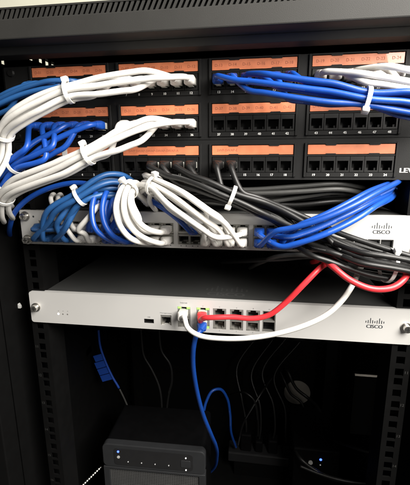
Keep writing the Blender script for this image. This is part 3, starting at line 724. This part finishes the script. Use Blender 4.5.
# blue tag on a thin lead
fc = [W(98.5, 330, -206), W(100, 345, -206), W(104, 358, -206), (W(112, 376, -206)), W(119, 388, -206), W(127, 405, -210), W(131, 418, -212), W(131, 440, -214)]
ft = thing('tagged_lead', 'thin blue lead with a ribbed blue tag hanging in the dark cabinet', 'cable', fc[-1])
pth = catmull(fc, 3); obj('cord', tube(pth[:int(len(pth)*0.50)], 2.2, 10), 'flag', ft, smooth='all'); obj('sleeve', tube(pth[int(len(pth)*0.50):], 1.7, 10), 'grey', ft, smooth='all')
q0, q1 = W(102.5, 353, -206), W(114, 379, -206); ax = (q1-q0).normalized(); sd = Vector((-ax.z, 0, ax.x)); sd = sd if sd.x < 0 else -sd
for i in range(4):
    c = q0+ax*(q1-q0).length*(i+0.5)/4; hb = MB(); ln = 26 if i else 22; hx = (q1-q0).length/8-0.7
    for dy in (-1, 1):
        for a, b in ((-hx, 3.5), (hx, 3.5), (hx, ln), (-hx, ln)): hb.v.append(c+ax*a+sd*b+Vector((0, dy*0.8, 0)))
    hb.f = [(0,1,2,3), (7,6,5,4), (0,4,5,1), (1,5,6,2), (2,6,7,3), (3,7,4,0)]; obj('tag_rib', hb, 'flag', ft, bevel=0.3)
    
# small black unit with a blue light, adapters, and dark leads at the bottom right
q = W(321, 461, -240)
mu = thing('small_unit', 'small black unit with a tiny blue light on the cabinet floor', 'device', (q.x, 300, ZB))
BASE[mu.name] = Vector((q.x, 300, ZB))
obj('case', MB().box(q.x-55, q.x+38, 244, 380, ZB, q.z+22), 'dark', mu, bevel=3, seg=2)
obj('power_light', MB().cyl((q.x, 243.9, q.z), (0, -1, 0), 2.6, 0.6, 14), 'blueled', mu)
obj('status_light', MB().cyl((q.x, 243.9, q.z-13), (0, -1, 0), 1.3, 0.6, 14), 'dotled', mu)
obj('socket', MB().cyl((q.x-20, 243.9, q.z-9), (0, -1, 0), 4.5, 2.0, 16), 'trim', mu)
ps = W(268, 452, -330)
st = thing('power_strip', 'black power strip with adapters along the back of the cabinet', 'power strip', (ps.x, 345, ZB))
zs = ps.z-22
obj('body', MB().box(ps.x-95, ps.x+65, 330, 372, zs-16, zs+10), 'nasdark', st, bevel=3, seg=2)
obj('stand', MB().box(ps.x-80, ps.x+50, 335, 367, ZB, zs-16.1), 'dark', st)
for i, px in enumerate((246, 259, 273, 287)):
    a = W(px, 440, -345)
    ad = thing('power_plug', ['wide black adapter', 'slim black plug', 'square black plug', 'low black plug'][i]+' standing in the power strip', 'plug', (a.x, 350, zs+10.1))
    hh = (46, 30, 36, 26)[i]; ww = (13, 9, 11, 10)[i]
    obj('body', MB().box(a.x-ww, a.x+ww, 338, 364, zs+10.1, zs+10+hh), 'dark', ad, bevel=3, seg=2)
    obj('cord', tube(catmull([Vector((a.x, 350, zs+10+hh-4)), Vector((a.x+random.uniform(-4, 4), 350, zs+10+hh+25)), Vector((a.x+random.uniform(-20, 20), 365, zs+hh+90)), Vector((a.x+random.uniform(-40, 40), 400, zs+hh+150)), Vector((a.x+30, 440, zs+hh+230))], 5), 2.6, 8), 'black', ad, smooth='all')
dl = [([(284, 366, -467), (288, 372, -440), (296, 388, -425), (308, 398, -415), (318, 408, -380), (326, 430, -330), (330, 470, -300)], 4.0, 'thick black lead crossing the round grey cable hole'),
      ([(280, 372, -467), (284, 380, -445), (291, 394, -436), (301, 402, -428), (307, 420, -410), (310, 440, -395), (312, 462, -390)], 3.2, 'thinner black lead curving over the lower rim of the round cable hole'),
      ([(292, 440, -300), (300, 458, -225), (312, 468, -215), (330, 478, -205), (356, 484, -200), (380, 490, -200)], 3.4, 'glossy black lead sweeping in front of the small unit'),
      ([(300, 466, -210), (320, 474, -200), (345, 481, -190), (370, 484, -190), (400, 486, -190)], 3.0, 'black lead lying low beneath the blue light'),
      ([(330, 440, -290), (350, 446, -230), (370, 452, -200), (395, 452, -180)], 3.0, 'black lead running to the right side panel'),
      ([(276, 372, -467), (262, 392, -320), (252, 408, -300), (243, 424, -310), (238, 445, -320)], 2.4, 'thin black lead curving down behind the blue cable'),
      ([(222, 398, -467), (236, 393, -340), (246, 393, -305), (254, 400, -300), (258, 420, -310), (258, 436, -320)], 2.2, 'thin black lead arching over the plugs'),
      ([(160, 340, -200), (162, 352, -200), (170, 364, -200), (172, 380, -204), (168, 398, -212), (164, 440, -216)], 2.2, 'thin dark lead drooping under the router'),
      ([(142, 342, -220), (144, 356, -220), (152, 370, -220), (160, 390, -220), (162, 440, -220)], 2.2, 'thin dark lead drooping left of the hanging blue cable')]
for pts, r, lab in dl:
    P3 = [W(*p) for p in pts]
    if 'under the router' in lab or 'left of the hanging' in lab: P3 = [Vector((P3[0].x, P3[0].y, RZ-H-2))]+P3
    t = thing('power_lead', lab, 'cable', P3[-1]); obj('cord', tube(smooth_path(catmull(P3, 3), 3), r, 10), 'black', t, smooth='all')
sh = W(280, 462, -290)
